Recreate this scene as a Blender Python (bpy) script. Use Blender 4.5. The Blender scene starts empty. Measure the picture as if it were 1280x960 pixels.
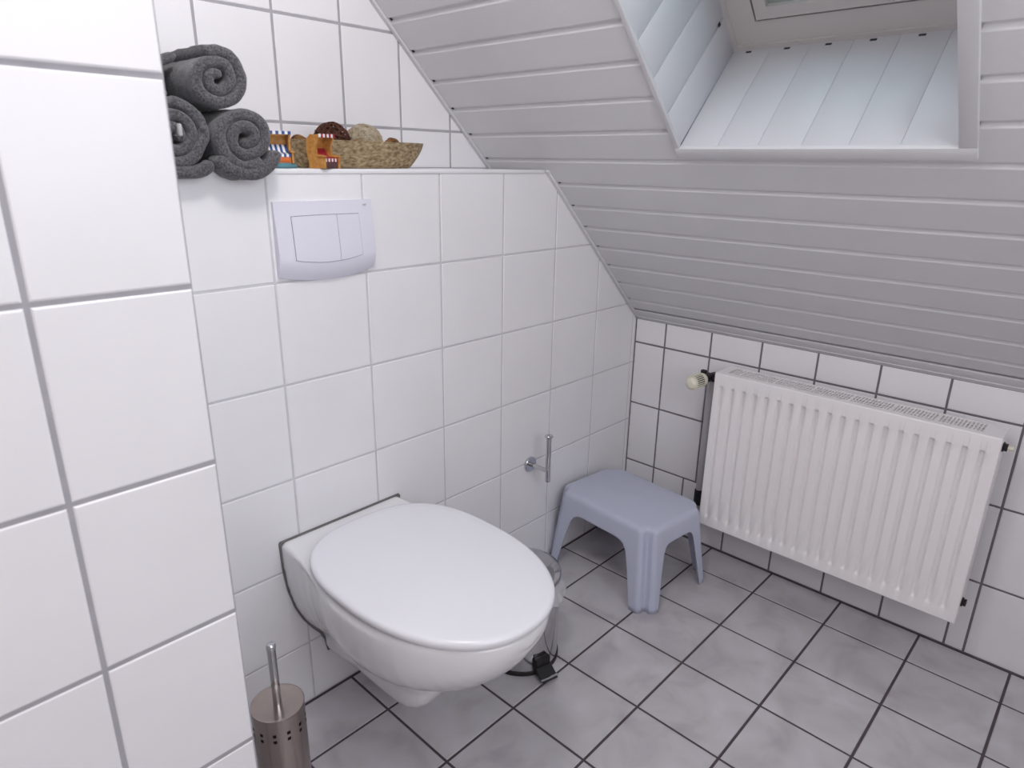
import bpy, bmesh, math, random
from math import sin, cos, pi, sqrt, radians, atan2
from mathutils import Vector, Matrix, noise

random.seed(7)
scene = bpy.context.scene
COL = scene.collection

# ------------------------------------------------------------------ camera
CAM = Vector((-1.8294, -1.1656, 1.1731))
RT = Vector((0.68715869, -0.72636086, 0.01458884))
UP = Vector((0.21883635, 0.22609028, 0.94920695))
FW = Vector((0.69276518, 0.64906323, -0.31431406))
cd = bpy.data.cameras.new('camera')
cam = bpy.data.objects.new('camera', cd)
COL.objects.link(cam)
m = Matrix((RT, UP, -FW)).transposed().to_4x4()
m.translation = CAM
cam.matrix_world = m
cd.sensor_fit = 'HORIZONTAL'
cd.sensor_width = 36
cd.lens = 838.48 / 1280 * 36
cd.clip_start = 0.02
cd.dof.use_dof = True
cd.dof.focus_distance = 1.75
cd.dof.aperture_fstop = 7.0
scene.camera = cam

# ------------------------------------------------------------------ world and lights
w = bpy.data.worlds.new('sky')
scene.world = w
w.use_nodes = True
wn = w.node_tree
bg = wn.nodes['Background']
bg.inputs['Color'].default_value = (0.62, 0.74, 0.90, 1)
bg.inputs['Strength'].default_value = 1.0

SLOPE_N = Vector((0.6925, 0, 0.7214))          # out of the room, through the roof
SLOPE_E = Vector((-0.7214, 0, 0.6925))         # up the slope
SLOPE_O = Vector((0, 0, 0.70))


def slope(s, y, n=0.0):
    return SLOPE_O + SLOPE_E * s + SLOPE_N * n + Vector((0, y, 0))


def area(name, loc, direction, sx, sy, power, color):
    l = bpy.data.lights.new(name, 'AREA')
    l.shape = 'RECTANGLE'
    l.size, l.size_y = sx, sy
    l.energy = power
    l.color = color
    o = bpy.data.objects.new(name, l)
    COL.objects.link(o)
    o.location = loc
    o.rotation_euler = Vector(direction).to_track_quat('-Z', 'Y').to_euler()
    return o


YB_ROOM = -2.00
LIGHTS = {
    'roof_window_daylight': (slope(1.25, -0.66, 0.62), -SLOPE_N, 1.0, 1.0, 6, (0.66, 0.80, 1.0)),
    'rear_window_daylight': ((-1.55, YB_ROOM + 0.04, 1.50), (0, 1, -0.05), 1.2, 1.0, 11.5, (0.985, 0.98, 1.0)),
}
for k_, v_ in LIGHTS.items():
    area(k_, *v_)


def point(name, loc, power, radius, color):
    l = bpy.data.lights.new(name, 'POINT')
    l.energy = power
    l.shadow_soft_size = radius
    l.color = color
    o = bpy.data.objects.new(name, l)
    COL.objects.link(o)
    o.location = loc


LAMP = Vector((-1.38, -0.58, 1.90))
point('ceiling_lamp_light', LAMP, 13.5, 0.10, (1.0, 0.985, 0.975))

scene.view_settings.view_transform = 'Standard'
scene.view_settings.look = 'None'
scene.view_settings.gamma = 1
scene.view_settings.exposure = 0.0
scene.view_settings.use_curve_mapping = False


# ------------------------------------------------------------------ materials
def lin(c):
    return tuple(((x / 255) / 12.92 if x / 255 <= 0.04045 else ((x / 255 + 0.055) / 1.055) ** 2.4) for x in c)


def mat(name, rgb, rough=0.5, metal=0.0, var=0.0, vscale=8.0, bump=0.0, bscale=60.0, spec=0.5, coat=0.0,
        rgb2=None, stretch=None, detail=4.0, trans=0.0, sheen=0.0, aniso=0.0, subsurf=0.0):
    mt = bpy.data.materials.new(name)
    mt.use_nodes = True
    nt = mt.node_tree
    b = nt.nodes['Principled BSDF']
    base = lin(rgb) + (1,)
    b.inputs['Base Color'].default_value = base
    b.inputs['Roughness'].default_value = rough
    b.inputs['Metallic'].default_value = metal
    b.inputs['Specular IOR Level'].default_value = spec
    b.inputs['Coat Weight'].default_value = coat
    b.inputs['Coat Roughness'].default_value = 0.08
    b.inputs['Sheen Weight'].default_value = sheen
    b.inputs['Anisotropic'].default_value = aniso
    b.inputs['Subsurface Weight'].default_value = subsurf
    if subsurf:
        b.inputs['Subsurface Radius'].default_value = (0.01, 0.01, 0.01)
    tc = nt.nodes.new('ShaderNodeTexCoord')
    src = tc.outputs['Object']
    if stretch:
        mp = nt.nodes.new('ShaderNodeMapping')
        mp.inputs['Scale'].default_value = stretch
        nt.links.new(src, mp.inputs['Vector'])
        src = mp.outputs['Vector']
    if var > 0 or rgb2:
        nz = nt.nodes.new('ShaderNodeTexNoise')
        nz.inputs['Scale'].default_value = vscale
        nz.inputs['Detail'].default_value = detail
        nt.links.new(src, nz.inputs['Vector'])
        cr = nt.nodes.new('ShaderNodeValToRGB')
        cr.color_ramp.elements[0].position = 0.32
        cr.color_ramp.elements[1].position = 0.68
        c2 = lin(rgb2) + (1,) if rgb2 else tuple(x * (1 - var) for x in base[:3]) + (1,)
        cr.color_ramp.elements[0].color = c2
        cr.color_ramp.elements[1].color = base
        nt.links.new(nz.outputs['Fac'], cr.inputs['Fac'])
        nt.links.new(cr.outputs['Color'], b.inputs['Base Color'])
    if bump > 0:
        n2 = nt.nodes.new('ShaderNodeTexNoise')
        n2.inputs['Scale'].default_value = bscale
        n2.inputs['Detail'].default_value = 3
        nt.links.new(src, n2.inputs['Vector'])
        bp = nt.nodes.new('ShaderNodeBump')
        bp.inputs['Strength'].default_value = bump
        bp.inputs['Distance'].default_value = 0.002
        nt.links.new(n2.outputs['Fac'], bp.inputs['Height'])
        nt.links.new(bp.outputs['Normal'], b.inputs['Normal'])
    return mt


M = {}
M['tile'] = mat('white_tile_glaze', (242, 240, 243), 0.30, var=0.035, vscale=5, bump=0.10, bscale=14, spec=0.45)
M['grout_light'] = mat('pale_grout', (214, 212, 216), 0.9, var=0.1, vscale=30)
M['grout_mid'] = mat('grey_grout', (176, 174, 180), 0.9, var=0.12, vscale=30)
M['grout_dark'] = mat('dark_wall_grout', (126, 121, 126), 0.9, var=0.2, vscale=30)
M['floor_grout'] = mat('dark_floor_grout', (88, 78, 83), 0.9, var=0.25, vscale=30)
M['plank'] = mat('lacquered_panelling', (219, 218, 221), 0.42, var=0.03, vscale=9, bump=0.05, bscale=25, spec=0.4)
M['plank_gap'] = mat('panel_gap', (150, 149, 153), 0.7)
M['lining'] = mat('shaft_lining', (208, 208, 213), 0.32, spec=0.45)
M['notch'] = mat('clip_notch', (58, 56, 60), 0.8)
M['winframe'] = mat('window_frame_lacquer', (205, 199, 196), 0.4)
M['shaded_bead'] = mat('shaded_glazing_bead', (150, 162, 156), 0.4)  # grey-green tone has the shade inside the sash painted in
M['rubber'] = mat('black_rubber', (26, 25, 27), 0.5)
M['paint'] = mat('wall_paint', (240, 238, 237), 0.9)
M['ceramic'] = mat('sanitary_ceramic', (238, 237, 239), 0.10, spec=0.6, coat=0.3)
M['lid'] = mat('seat_plastic', (238, 237, 242), 0.22, spec=0.5)
M['sealant'] = mat('grey_sealant', (120, 117, 116), 0.6, var=0.2, vscale=40)
M['plate'] = mat('flush_plate_plastic', (226, 224, 236), 0.25)
M['seam'] = mat('seam_shadow_gap', (84, 80, 92), 0.8)
M['chrome'] = mat('chrome', (205, 205, 208), 0.10, metal=1.0)
M['steel'] = mat('brushed_steel', (172, 160, 154), 0.22, metal=1.0, stretch=(1, 1, 60), var=0.08, vscale=20)
M['mirror'] = mat('polished_bin_steel', (196, 195, 198), 0.12, metal=1.0)
M['hole'] = mat('dark_liner', (28, 22, 24), 0.7)
M['black'] = mat('black_plastic', (22, 19, 22), 0.45)
M['stool'] = mat('blue_grey_plastic', (196, 201, 220), 0.42, var=0.03, vscale=10, bump=0.06, bscale=300)
M['rad'] = mat('radiator_enamel', (250, 246, 246), 0.30, spec=0.5)
M['rad_in'] = mat('radiator_inner', (166, 162, 164), 0.6)
M['pipe'] = mat('grey_pipe', (186, 182, 183), 0.35, metal=0.2)
M['ivory'] = mat('ivory_plastic', (232, 228, 210), 0.35)
M['towel'] = mat('charcoal_terry', (110, 108, 112), 0.98, rgb2=(58, 56, 60), vscale=330, bump=0.9, bscale=480, spec=0.1, sheen=0.35)
M['towel_label'] = mat('care_label_cloth', (176, 176, 178), 0.9)
M['boat'] = mat('whitewashed_wood', (188, 168, 134), 0.8, rgb2=(116, 94, 64), vscale=190, stretch=(0.5, 1, 1.0), bump=0.5, bscale=160)
M['twig'] = mat('dark_twig', (96, 52, 34), 0.8, rgb2=(60, 30, 20), vscale=80)
M['palefibre'] = mat('pale_fibre', (188, 176, 156), 0.85, rgb2=(150, 134, 108), vscale=90)
M['pod'] = mat('dried_pod', (158, 112, 66), 0.8, rgb2=(92, 56, 28), vscale=90)
M['wicker'] = mat('honey_wood', (206, 152, 82), 0.6, rgb2=(178, 120, 56), vscale=140)
M['white'] = mat('white_enamel_paint', (236, 236, 238), 0.5)
M['blue'] = mat('blue_stripe_paint', (40, 76, 138), 0.5)
M['teal'] = mat('teal_paint', (84, 132, 142), 0.6)
M['orange'] = mat('orange_paint', (214, 106, 40), 0.5)
M['red'] = mat('dark_red_paint', (160, 30, 50), 0.5)
M['brown'] = mat('brown_paint', (92, 60, 60), 0.6)
M['door'] = mat('brown_door_wood', (150, 110, 84), 0.5, rgb2=(96, 62, 42), vscale=12, stretch=(6, 6, 0.6))


def floor_tile_mat():
    mt = bpy.data.materials.new('grey_stone_tile')
    mt.use_nodes = True
    nt = mt.node_tree
    b = nt.nodes['Principled BSDF']
    b.inputs['Roughness'].default_value = 0.38
    b.inputs['Specular IOR Level'].default_value = 0.45
    tc = nt.nodes.new('ShaderNodeTexCoord')
    nz = nt.nodes.new('ShaderNodeTexNoise')
    nz.inputs['Scale'].default_value = 9
    nz.inputs['Detail'].default_value = 5
    nz.inputs['Distortion'].default_value = 0.6
    nt.links.new(tc.outputs['Object'], nz.inputs['Vector'])
    cr = nt.nodes.new('ShaderNodeValToRGB')
    e = cr.color_ramp.elements
    e[0].position = 0.30
    e[0].color = lin((180, 173, 180)) + (1,)
    e[1].position = 0.72
    e[1].color = lin((208, 203, 210)) + (1,)
    mid = cr.color_ramp.elements.new(0.5)
    mid.color = lin((196, 193, 196)) + (1,)
    nt.links.new(nz.outputs['Fac'], cr.inputs['Fac'])
    nt.links.new(cr.outputs['Color'], b.inputs['Base Color'])
    bp = nt.nodes.new('ShaderNodeBump')
    bp.inputs['Strength'].default_value = 0.12
    bp.inputs['Distance'].default_value = 0.002
    n2 = nt.nodes.new('ShaderNodeTexNoise')
    n2.inputs['Scale'].default_value = 35
    nt.links.new(tc.outputs['Object'], n2.inputs['Vector'])
    nt.links.new(n2.outputs['Fac'], bp.inputs['Height'])
    nt.links.new(bp.outputs['Normal'], b.inputs['Normal'])
    return mt


M['floor'] = floor_tile_mat()


def clear_mat(name, tint, gloss=0.12, opacity=0.0, body=(0.8, 0.8, 0.82)):
    mt = bpy.data.materials.new(name)
    mt.use_nodes = True
    nt = mt.node_tree
    nt.nodes.clear()
    out = nt.nodes.new('ShaderNodeOutputMaterial')
    tr = nt.nodes.new('ShaderNodeBsdfTransparent')
    tr.inputs['Color'].default_value = tint + (1,)
    gl = nt.nodes.new('ShaderNodeBsdfGlossy')
    gl.inputs['Roughness'].default_value = 0.08
    df = nt.nodes.new('ShaderNodeBsdfDiffuse')
    df.inputs['Color'].default_value = body + (1,)
    m1 = nt.nodes.new('ShaderNodeMixShader')
    m1.inputs[0].default_value = opacity
    nt.links.new(tr.outputs[0], m1.inputs[1])
    nt.links.new(df.outputs[0], m1.inputs[2])
    m2 = nt.nodes.new('ShaderNodeMixShader')
    m2.inputs[0].default_value = gloss
    nt.links.new(m1.outputs[0], m2.inputs[1])
    nt.links.new(gl.outputs[0], m2.inputs[2])
    nt.links.new(m2.outputs[0], out.inputs['Surface'])
    return mt


M['glass'] = clear_mat('roof_window_glass', (0.74, 0.82, 0.78), 0.06)
M['bag'] = clear_mat('thin_clear_bag', (0.95, 0.95, 0.97), 0.22, 0.55)


# ------------------------------------------------------------------ helpers
def link(name, me, mats, parent=None, smooth=False):
    o = bpy.data.objects.new(name, me)
    COL.objects.link(o)
    if not isinstance(mats, (list, tuple)):
        mats = [mats]
    for x in mats:
        me.materials.append(x)
    if smooth is True:
        me.shade_smooth()
    elif smooth:
        me.shade_smooth()
        me.set_sharp_from_angle(angle=radians(smooth))
    if parent:
        o.parent = parent
        o.matrix_parent_inverse = parent.matrix_world.inverted()
    return o


def obj(name, bm, mats, parent=None, smooth=False, fix=True):
    me = bpy.data.meshes.new(name)
    if fix:
        bmesh.ops.recalc_face_normals(bm, faces=bm.faces)
    bm.to_mesh(me)
    bm.free()
    return link(name, me, mats, parent, smooth)


def thing(name, label, cat, loc=(0, 0, 0), rz=0, group=None):
    o = bpy.data.objects.new(name, None)
    COL.objects.link(o)
    o.location = loc
    o.rotation_euler = (0, 0, rz)
    o.empty_display_size = 0.05
    o['label'] = label
    o['category'] = cat
    if group:
        o['group'] = group
    bpy.context.view_layer.update()
    return o


def tag(o, label, cat, group=None):
    o['label'] = label
    o['category'] = cat
    if group:
        o['group'] = group
    return o


def struct(o):
    o['kind'] = 'structure'
    return o


def add_box(bm, p0, p1, bevel=0.0, seg=2, mi=0, M4=None):
    x0, y0, z0 = p0
    x1, y1, z1 = p1
    vs = [bm.verts.new(v) for v in [(x0, y0, z0), (x1, y0, z0), (x1, y1, z0), (x0, y1, z0),
                                    (x0, y0, z1), (x1, y0, z1), (x1, y1, z1), (x0, y1, z1)]]
    fs = [bm.faces.new([vs[i] for i in f]) for f in
          [(0, 3, 2, 1), (4, 5, 6, 7), (0, 1, 5, 4), (1, 2, 6, 5), (2, 3, 7, 6), (3, 0, 4, 7)]]
    for f in fs:
        f.material_index = mi
    if bevel > 0:
        es = list({e for f in fs for e in f.edges})
        r = bmesh.ops.bevel(bm, geom=es, offset=bevel, segments=seg, profile=0.5, affect='EDGES')
        allv = {v for f in r['faces'] for v in f.verts} | {v for v in vs if v.is_valid}
    else:
        allv = set(vs)
    if M4 is not None:
        bmesh.ops.transform(bm, matrix=M4, verts=list(allv))
    return allv


def add_lathe(bm, prof, n=48, M4=None, mi=0, a0=0, a1=2 * pi):
    """prof: list of (r, z)"""
    full = abs(a1 - a0 - 2 * pi) < 1e-6
    rings = []
    allv = []
    for r, z in prof:
        if r < 1e-6:
            v = bm.verts.new((0, 0, z))
            allv.append(v)
            rings.append([v] * n)
        else:
            ring = [bm.verts.new((r * cos(a0 + (a1 - a0) * k / n), r * sin(a0 + (a1 - a0) * k / n), z)) for k in range(n)]
            allv += ring
            rings.append(ring)
    for a, b in zip(rings, rings[1:]):
        for k in range(n if full else n - 1):
            k2 = (k + 1) % n
            q = []
            for v in (a[k], a[k2], b[k2], b[k]):
                if v not in q:
                    q.append(v)
            if len(q) >= 3:
                f = bm.faces.new(q)
                f.material_index = mi
    if M4 is not None:
        bmesh.ops.transform(bm, matrix=M4, verts=allv)
    return allv


def axis_matrix(p, d):
    return Matrix.Translation(Vector(p)) @ Vector(d).to_track_quat('Z', 'Y').to_matrix().to_4x4()


def add_tube(bm, pts, r, n=10, closed=False, caps=True):
    pts = [Vector(p) for p in pts]
    L = len(pts)
    rings = []
    prev = None
    for i, p in enumerate(pts):
        if closed:
            t = (pts[(i + 1) % L] - pts[i - 1]).normalized()
        else:
            t = (pts[min(i + 1, L - 1)] - pts[max(i - 1, 0)]).normalized()
        if prev is None:
            a = Vector((0, 0, 1)) if abs(t.z) < 0.9 else Vector((1, 0, 0))
            u = t.cross(a).normalized()
        else:
            u = (prev - t * prev.dot(t)).normalized()
        prev = u
        v = t.cross(u)
        rr = r[i] if isinstance(r, (list, tuple)) else r
        rings.append([bm.verts.new(p + (u * cos(2 * pi * k / n) + v * sin(2 * pi * k / n)) * rr) for k in range(n)])
    for i in range(L if closed else L - 1):
        a, b = rings[i], rings[(i + 1) % L]
        for k in range(n):
            bm.faces.new((a[k], a[(k + 1) % n], b[(k + 1) % n], b[k]))
    if caps and not closed:
        bm.faces.new(rings[0])
        bm.faces.new(rings[-1])


def loft(bm, rings, cap0=True, cap1=True, mi=0):
    vs = [[bm.verts.new(p) for p in r] for r in rings]
    n = len(vs[0])
    for a, b in zip(vs, vs[1:]):
        for k in range(n):
            f = bm.faces.new((a[k], a[(k + 1) % n], b[(k + 1) % n], b[k]))
            f.material_index = mi
    if cap0:
        bm.faces.new(vs[0]).material_index = mi
    if cap1:
        bm.faces.new(vs[-1]).material_index = mi
    return vs


# ------------------------------------------------------------------ tiled surfaces
def clip_half(poly, px, py, nx, ny):
    """keep the side where (p - P).n >= 0"""
    out = []
    L = len(poly)
    for i in range(L):
        a, b = poly[i], poly[(i + 1) % L]
        da = (a[0] - px) * nx + (a[1] - py) * ny
        db = (b[0] - px) * nx + (b[1] - py) * ny
        if da >= 0:
            out.append(a)
        if (da >= 0) != (db >= 0):
            t = da / (da - db)
            out.append((a[0] + (b[0] - a[0]) * t, a[1] + (b[1] - a[1]) * t))
    res = []
    for p in out:
        if not res or (abs(p[0] - res[-1][0]) + abs(p[1] - res[-1][1])) > 1e-5:
            res.append(p)
    if len(res) > 1 and (abs(res[0][0] - res[-1][0]) + abs(res[0][1] - res[-1][1])) < 1e-5:
        res.pop()
    return res


def poly_clip(poly, region):
    L = len(region)
    for i in range(L):
        a, b = region[i], region[(i + 1) % L]
        ex, ey = b[0] - a[0], b[1] - a[1]
        poly = clip_half(poly, a[0], a[1], -ey, ex)
        if len(poly) < 3:
            return []
    return poly


def inset(poly, d):
    out = poly
    L = len(poly)
    for i in range(L):
        a, b = poly[i], poly[(i + 1) % L]
        ex, ey = b[0] - a[0], b[1] - a[1]
        l = math.hypot(ex, ey)
        if l < 1e-9:
            continue
        nx, ny = -ey / l, ex / l
        out = clip_half(out, a[0] + nx * d, a[1] + ny * d, nx, ny)
        if len(out) < 3:
            return []
    return out


def parea(p):
    return 0.5 * sum(p[i][0] * p[(i + 1) % len(p)][1] - p[(i + 1) % len(p)][0] * p[i][1] for i in range(len(p)))


def add_tiles(bm, P, region, cols_of, rows, gw=0.003, bev=0.0022, depth=0.0009, jitter=0.0004, base=0.0):
    """P(u, v, n) gives a point; region is a CCW polygon; rows ascending edges; cols_of(j) ascending edges of row j"""
    for j in range(len(rows) - 1):
        cols = cols_of(j)
        for i in range(len(cols) - 1):
            r = [(cols[i], rows[j]), (cols[i + 1], rows[j]), (cols[i + 1], rows[j + 1]), (cols[i], rows[j + 1])]
            p = poly_clip(r, region)
            if len(p) < 3 or parea(p) < 2e-5:
                continue
            o = inset(p, gw / 2)
            q = inset(o, bev) if len(o) >= 3 else []
            if len(o) < 3 or len(q) != len(o):
                if len(o) < 3:
                    continue
                q = o
            cx = sum(a[0] for a in q) / len(q)
            cy = sum(a[1] for a in q) / len(q)
            tx, ty = random.uniform(-jitter, jitter) / 0.1, random.uniform(-jitter, jitter) / 0.1
            def h(a):
                return base + (a[0] - cx) * tx + (a[1] - cy) * ty
            top = [bm.verts.new(P(a[0], a[1], h(a))) for a in q]
            mid = [bm.verts.new(P(a[0] + (b[0] - a[0]) * 0.35, a[1] + (b[1] - a[1]) * 0.35, h(a) - depth * 0.35)) for a, b in zip(q, o)]
            bot = [bm.verts.new(P(b[0], b[1], base - depth - 0.001)) for b in o]
            bm.faces.new(top).material_index = 0
            n = len(q)
            for A, B in ((top, mid), (mid, bot)):
                for k in range(n):
                    bm.faces.new((A[k], B[k], B[(k + 1) % n], A[(k + 1) % n])).material_index = 0


def add_slab(bm, P, region, n0, n1, mi=1):
    a = [bm.verts.new(P(x, y, n0)) for x, y in region]
    b = [bm.verts.new(P(x, y, n1)) for x, y in region]
    bm.faces.new(a).material_index = mi
    bm.faces.new(b).material_index = mi
    L = len(a)
    for k in range(L):
        bm.faces.new((a[k], a[(k + 1) % L], b[(k + 1) % L], b[k])).material_index = mi


def ladder(start, step, lo, hi):
    k = math.floor((lo - start) / step)
    out = [lo]
    v = start + k * step
    while v < hi - 1e-6:
        if v > lo + 1e-6:
            out.append(v)
        v += step
    out.append(hi)
    return out


SX = 0.96                                   # slope: z = 0.70 - 0.96 x
SH = 1.154                                  # top of the pre-wall
SY = 0.2048                                 # back of the shelf
LEDGE = -1.5445                             # edge of the near partition
XL, YB, ZC = -2.45, -2.00, 2.30             # rest of the room
x_at = lambda z: -(z - 0.70) / SX

# wall behind the toilet (pre-wall up to the shelf)
bm = bmesh.new()
P = lambda u, v, n: (u, -n, v)
reg = [(LEDGE, 0), (0, 0), (0, 0.70), (x_at(SH), SH), (LEDGE, SH)]
colsT = ladder(-1.23, 0.202, LEDGE, 0.0)
rowsT = ladder(0.9529, 0.2, 0.0, SH - 0.004)
add_tiles(bm, P, reg, lambda j: colsT, rowsT, gw=0.0030)
add_slab(bm, P, [(LEDGE, -0.08), (0.1, -0.08), (0.1, 0.60), (0, 0.70), (x_at(SH), SH), (LEDGE, SH)], -0.0012, -SY, 1)
# shelf surface tiles
P2 = lambda u, v, n: (u, v, SH + n)
reg2 = [(LEDGE, 0.008), (x_at(SH), 0.008), (x_at(SH), SY), (LEDGE, SY)]
add_tiles(bm, P2, reg2, lambda j: colsT, [0.008, SY], gw=0.003, base=0.0009, depth=0.0006)
struct(obj('wall_toilet', bm, [M['tile'], M['grout_light']]))
bm = bmesh.new()
add_box(bm, (LEDGE, -0.0025, SH - 0.0085), (x_at(SH) - 0.002, 0.0075, SH + 0.0018), 0.003, 3)
struct(obj('trim_1', bm, M['white'], smooth=30))

# upper wall behind the shelf
bm = bmesh.new()
P = lambda u, v, n: (u, SY - n, v)
zt = ZC
reg = [(LEDGE, SH), (x_at(SH), SH), (x_at(zt), zt), (LEDGE, zt)] if x_at(zt) > LEDGE else \
      [(LEDGE, SH), (x_at(SH), SH), (LEDGE, 0.70 - SX * LEDGE)]
cols = ladder(-1.0775, 0.1555, LEDGE, x_at(SH))
rows = ladder(1.4481, 0.2039, SH, zt)
add_tiles(bm, P, reg, lambda j: cols, rows, gw=0.0042)
add_slab(bm, P, reg, -0.0012, -0.10, 1)
struct(obj('wall_shelf_back', bm, [M['tile'], M['grout_mid']]))

# radiator wall
bm = bmesh.new()
P = lambda u, v, n: (-n, -u, v)             # u grows away from the corner
U1 = -YB
brk = 1.0439
reg = [(0, 0), (U1, 0), (U1, 0.70), (0, 0.70)]
colR = ladder(0.1103, 0.1556, 0, U1)
colB = [0, 0.1103, 0.2221] + [c for c in ladder(0.0665, 0.1556, 0, brk) if c > 0.3] + [c for c in colR if c > brk + 0.01]
rowsR = ladder(0.6208, 0.2084, 0, 0.70)
add_tiles(bm, P, reg, lambda j: colB if j == 0 or rowsR[j + 1] < 0.21 else colR, rowsR, gw=0.0040)
add_slab(bm, P, [(-0.1, -0.08), (U1 + 0.1, -0.08), (U1 + 0.1, 0.74), (-0.1, 0.74)], -0.0012, -0.10, 1)
struct(obj('wall_radiator', bm, [M['tile'], M['grout_dark']]))

# near partition at the left
bm = bmesh.new()
YP = -0.433
P = lambda u, v, n: (u, YP - n, v)
reg = [(XL, 0), (LEDGE, 0), (LEDGE, ZC), (XL, ZC)]
cols = ladder(-1.6948, 0.1545, XL, LEDGE)
rows = ladder(1.0425, 0.204, 0, ZC)
add_tiles(bm, P, reg, lambda j: cols, rows, gw=0.0040, bev=0.003)
add_slab(bm, P, [(XL, 0), (LEDGE - 0.0016, 0), (LEDGE - 0.0016, ZC), (XL, ZC)], -0.0012, YP - SY - 0.10, 1)
P = lambda u, v, n: (LEDGE + n - 0.0004, u, v)
reg = [(YP + 0.0005, 0), (SY, 0), (SY, ZC), (YP + 0.0005, ZC)]
add_tiles(bm, P, reg, lambda j: ladder(YP + 0.1545, 0.1545, YP + 0.0005, SY), rows, gw=0.0040)
struct(obj('wall_left', bm, [M['tile'], M['grout_mid']]))

# floor
bm = bmesh.new()
P = lambda u, v, n: (u, v, n)
FL = 0.1996
fx = ladder(-1.1348, FL, XL, 0)
fy = ladder(-0.1479, FL, YB, 0)
reg = [(XL, YB), (-0.003, YB), (-0.003, -0.004), (XL, -0.004)]
add_tiles(bm, P, reg, lambda j: fx, fy, gw=0.0048, bev=0.002, depth=0.0012, jitter=0.0002)
add_slab(bm, P, [(XL - 0.1, YB - 0.1), (0.1, YB - 0.1), (0.1, 0.1), (XL - 0.1, 0.1)], -0.0016, -0.08, 1)
struct(obj('floor', bm, [M['floor'], M['floor_grout']]))

# other walls of the room (behind the camera)
bm = bmesh.new()
add_box(bm, (XL - 0.1, YB - 0.1, 0), (XL, SY + 0.1, ZC))
struct(obj('wall_far_left', bm, M['paint']))
bm = bmesh.new()
wx0, wx1, wz0, wz1 = -2.2, -0.9, 0.95, 2.1
add_box(bm, (XL, YB - 0.1, 0), (0.1, YB, wz0))
add_box(bm, (XL, YB - 0.1, wz1), (0.1, YB, ZC))
add_box(bm, (XL, YB - 0.1, wz0), (wx0, YB, wz1))
add_box(bm, (wx1, YB - 0.1, wz0), (0.1, YB, wz1))
struct(obj('wall_rear', bm, M['paint']))
bm = bmesh.new()
add_box(bm, (wx0, YB - 0.06, wz0), (wx0 + 0.06, YB - 0.01, wz1))
add_box(bm, (wx1 - 0.06, YB - 0.06, wz0), (wx1, YB - 0.01, wz1))
add_box(bm, (wx0, YB - 0.06, wz0), (wx1, YB - 0.01, wz0 + 0.06))
add_box(bm, (wx0, YB - 0.06, wz1 - 0.06), (wx1, YB - 0.01, wz1))
add_box(bm, ((wx0 + wx1) / 2 - 0.04, YB - 0.06, wz0), ((wx0 + wx1) / 2 + 0.04, YB - 0.01, wz1))
wr = struct(obj('window_2', bm, M['winframe']))
bm = bmesh.new()
add_box(bm, (XL, YB, ZC), (x_at(ZC) + 0.0, SY, ZC + 0.08))
struct(obj('ceiling_flat', bm, M['paint']))
bm = bmesh.new()
add_box(bm, (XL + 0.0, -1.75, 0), (XL + 0.035, -0.95, 2.0), 0.004)
struct(obj('door_1', bm, M['door']))
bm = bmesh.new()
lam = LAMP - SLOPE_O
add_lathe(bm, [(0, 0.0), (0.085, 0.0), (0.09, 0.004), (0.09, 0.022), (0.082, 0.030), (0, 0.034)], 40,
          axis_matrix(slope(lam.dot(SLOPE_E), LAMP.y, 0.0), -SLOPE_N))
tag(obj('ceiling_lamp', bm, M['white'], smooth=40), 'round white flush lamp on the sloping panelled ceiling', 'lamp')

# ------------------------------------------------------------------ sloping panelled ceiling with window shaft
S_TOP = (ZC - 0.70) / 0.6925
PITCH = 0.0836
S0 = 0.1007
SH_S = (SH - 0.70) / 0.6925
OS0, OS1, OY0, OY1 = 0.735, 1.50, -0.907, -0.412     # shaft opening
TR = 0.026                                           # trim width
bm = bmesh.new()


def add_plank(y0, y1, s0, s1):
    prof = [(s0 + 0.0035, 0.006), (s0 + 0.0115, 0.006), (s0 + 0.0115, 0.0012), (s0 + 0.0125, 0.0),
            (s1 - 0.0035, 0.0), (s1 - 0.0015, 0.0010), (s1 + 0.0015, 0.0040), (s1 + 0.0035, 0.006)]
    a = [bm.verts.new(slope(s, y0, n)) for s, n in prof]
    b = [bm.verts.new(slope(s, y1, n)) for s, n in prof]
    for k in range(len(prof) - 1):
        bm.faces.new((a[k], a[k + 1], b[k + 1], b[k])).material_index = 0
    bm.faces.new(a)
    bm.faces.new(b)


edges = [0.056 - 0.009] + [S0 + PITCH * k for k in range(40) if S0 + PITCH * k < S_TOP]
edges.append(S_TOP)
for e0, e1 in zip(edges, edges[1:]):
    yl = 0.0 if e1 < SH_S + 0.02 else SY
    yl -= 0.012
    if e1 > OS0 - TR and e0 < OS1 + TR:
        c0, c1 = max(e0, 0), e1
        if e0 < OS0 - TR:                             # plank cut below the opening
            add_plank(YB, yl, e0, e1) if OS0 - TR >= e1 else None
            if OS0 - TR < e1:
                add_plank(YB, OY0 - TR, e0, e1)
                add_plank(OY1 + 0.008, yl, e0, e1)
                a = [slope(e0 + 0.012, OY0 - TR), slope(OS0 - TR + 0.004, OY0 - TR), slope(OS0 - TR + 0.004, OY1 + 0.008), slope(e0 + 0.012, OY1 + 0.008)]
                b2 = [slope(e0 + 0.0035, OY0 - TR, 0.006), slope(e0 + 0.0035, OY1 + 0.008, 0.006), slope(e0 + 0.012, OY1 + 0.008, 0.006), slope(e0 + 0.012, OY0 - TR, 0.006)]
                bm.faces.new([bm.verts.new(v) for v in a])
                bm.faces.new([bm.verts.new(v) for v in b2])
        else:
            add_plank(YB, OY0 - TR, e0, e1)
            add_plank(OY1 + 0.008, yl, e0, e1)
    else:
        add_plank(YB, yl, e0, e1)
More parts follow.
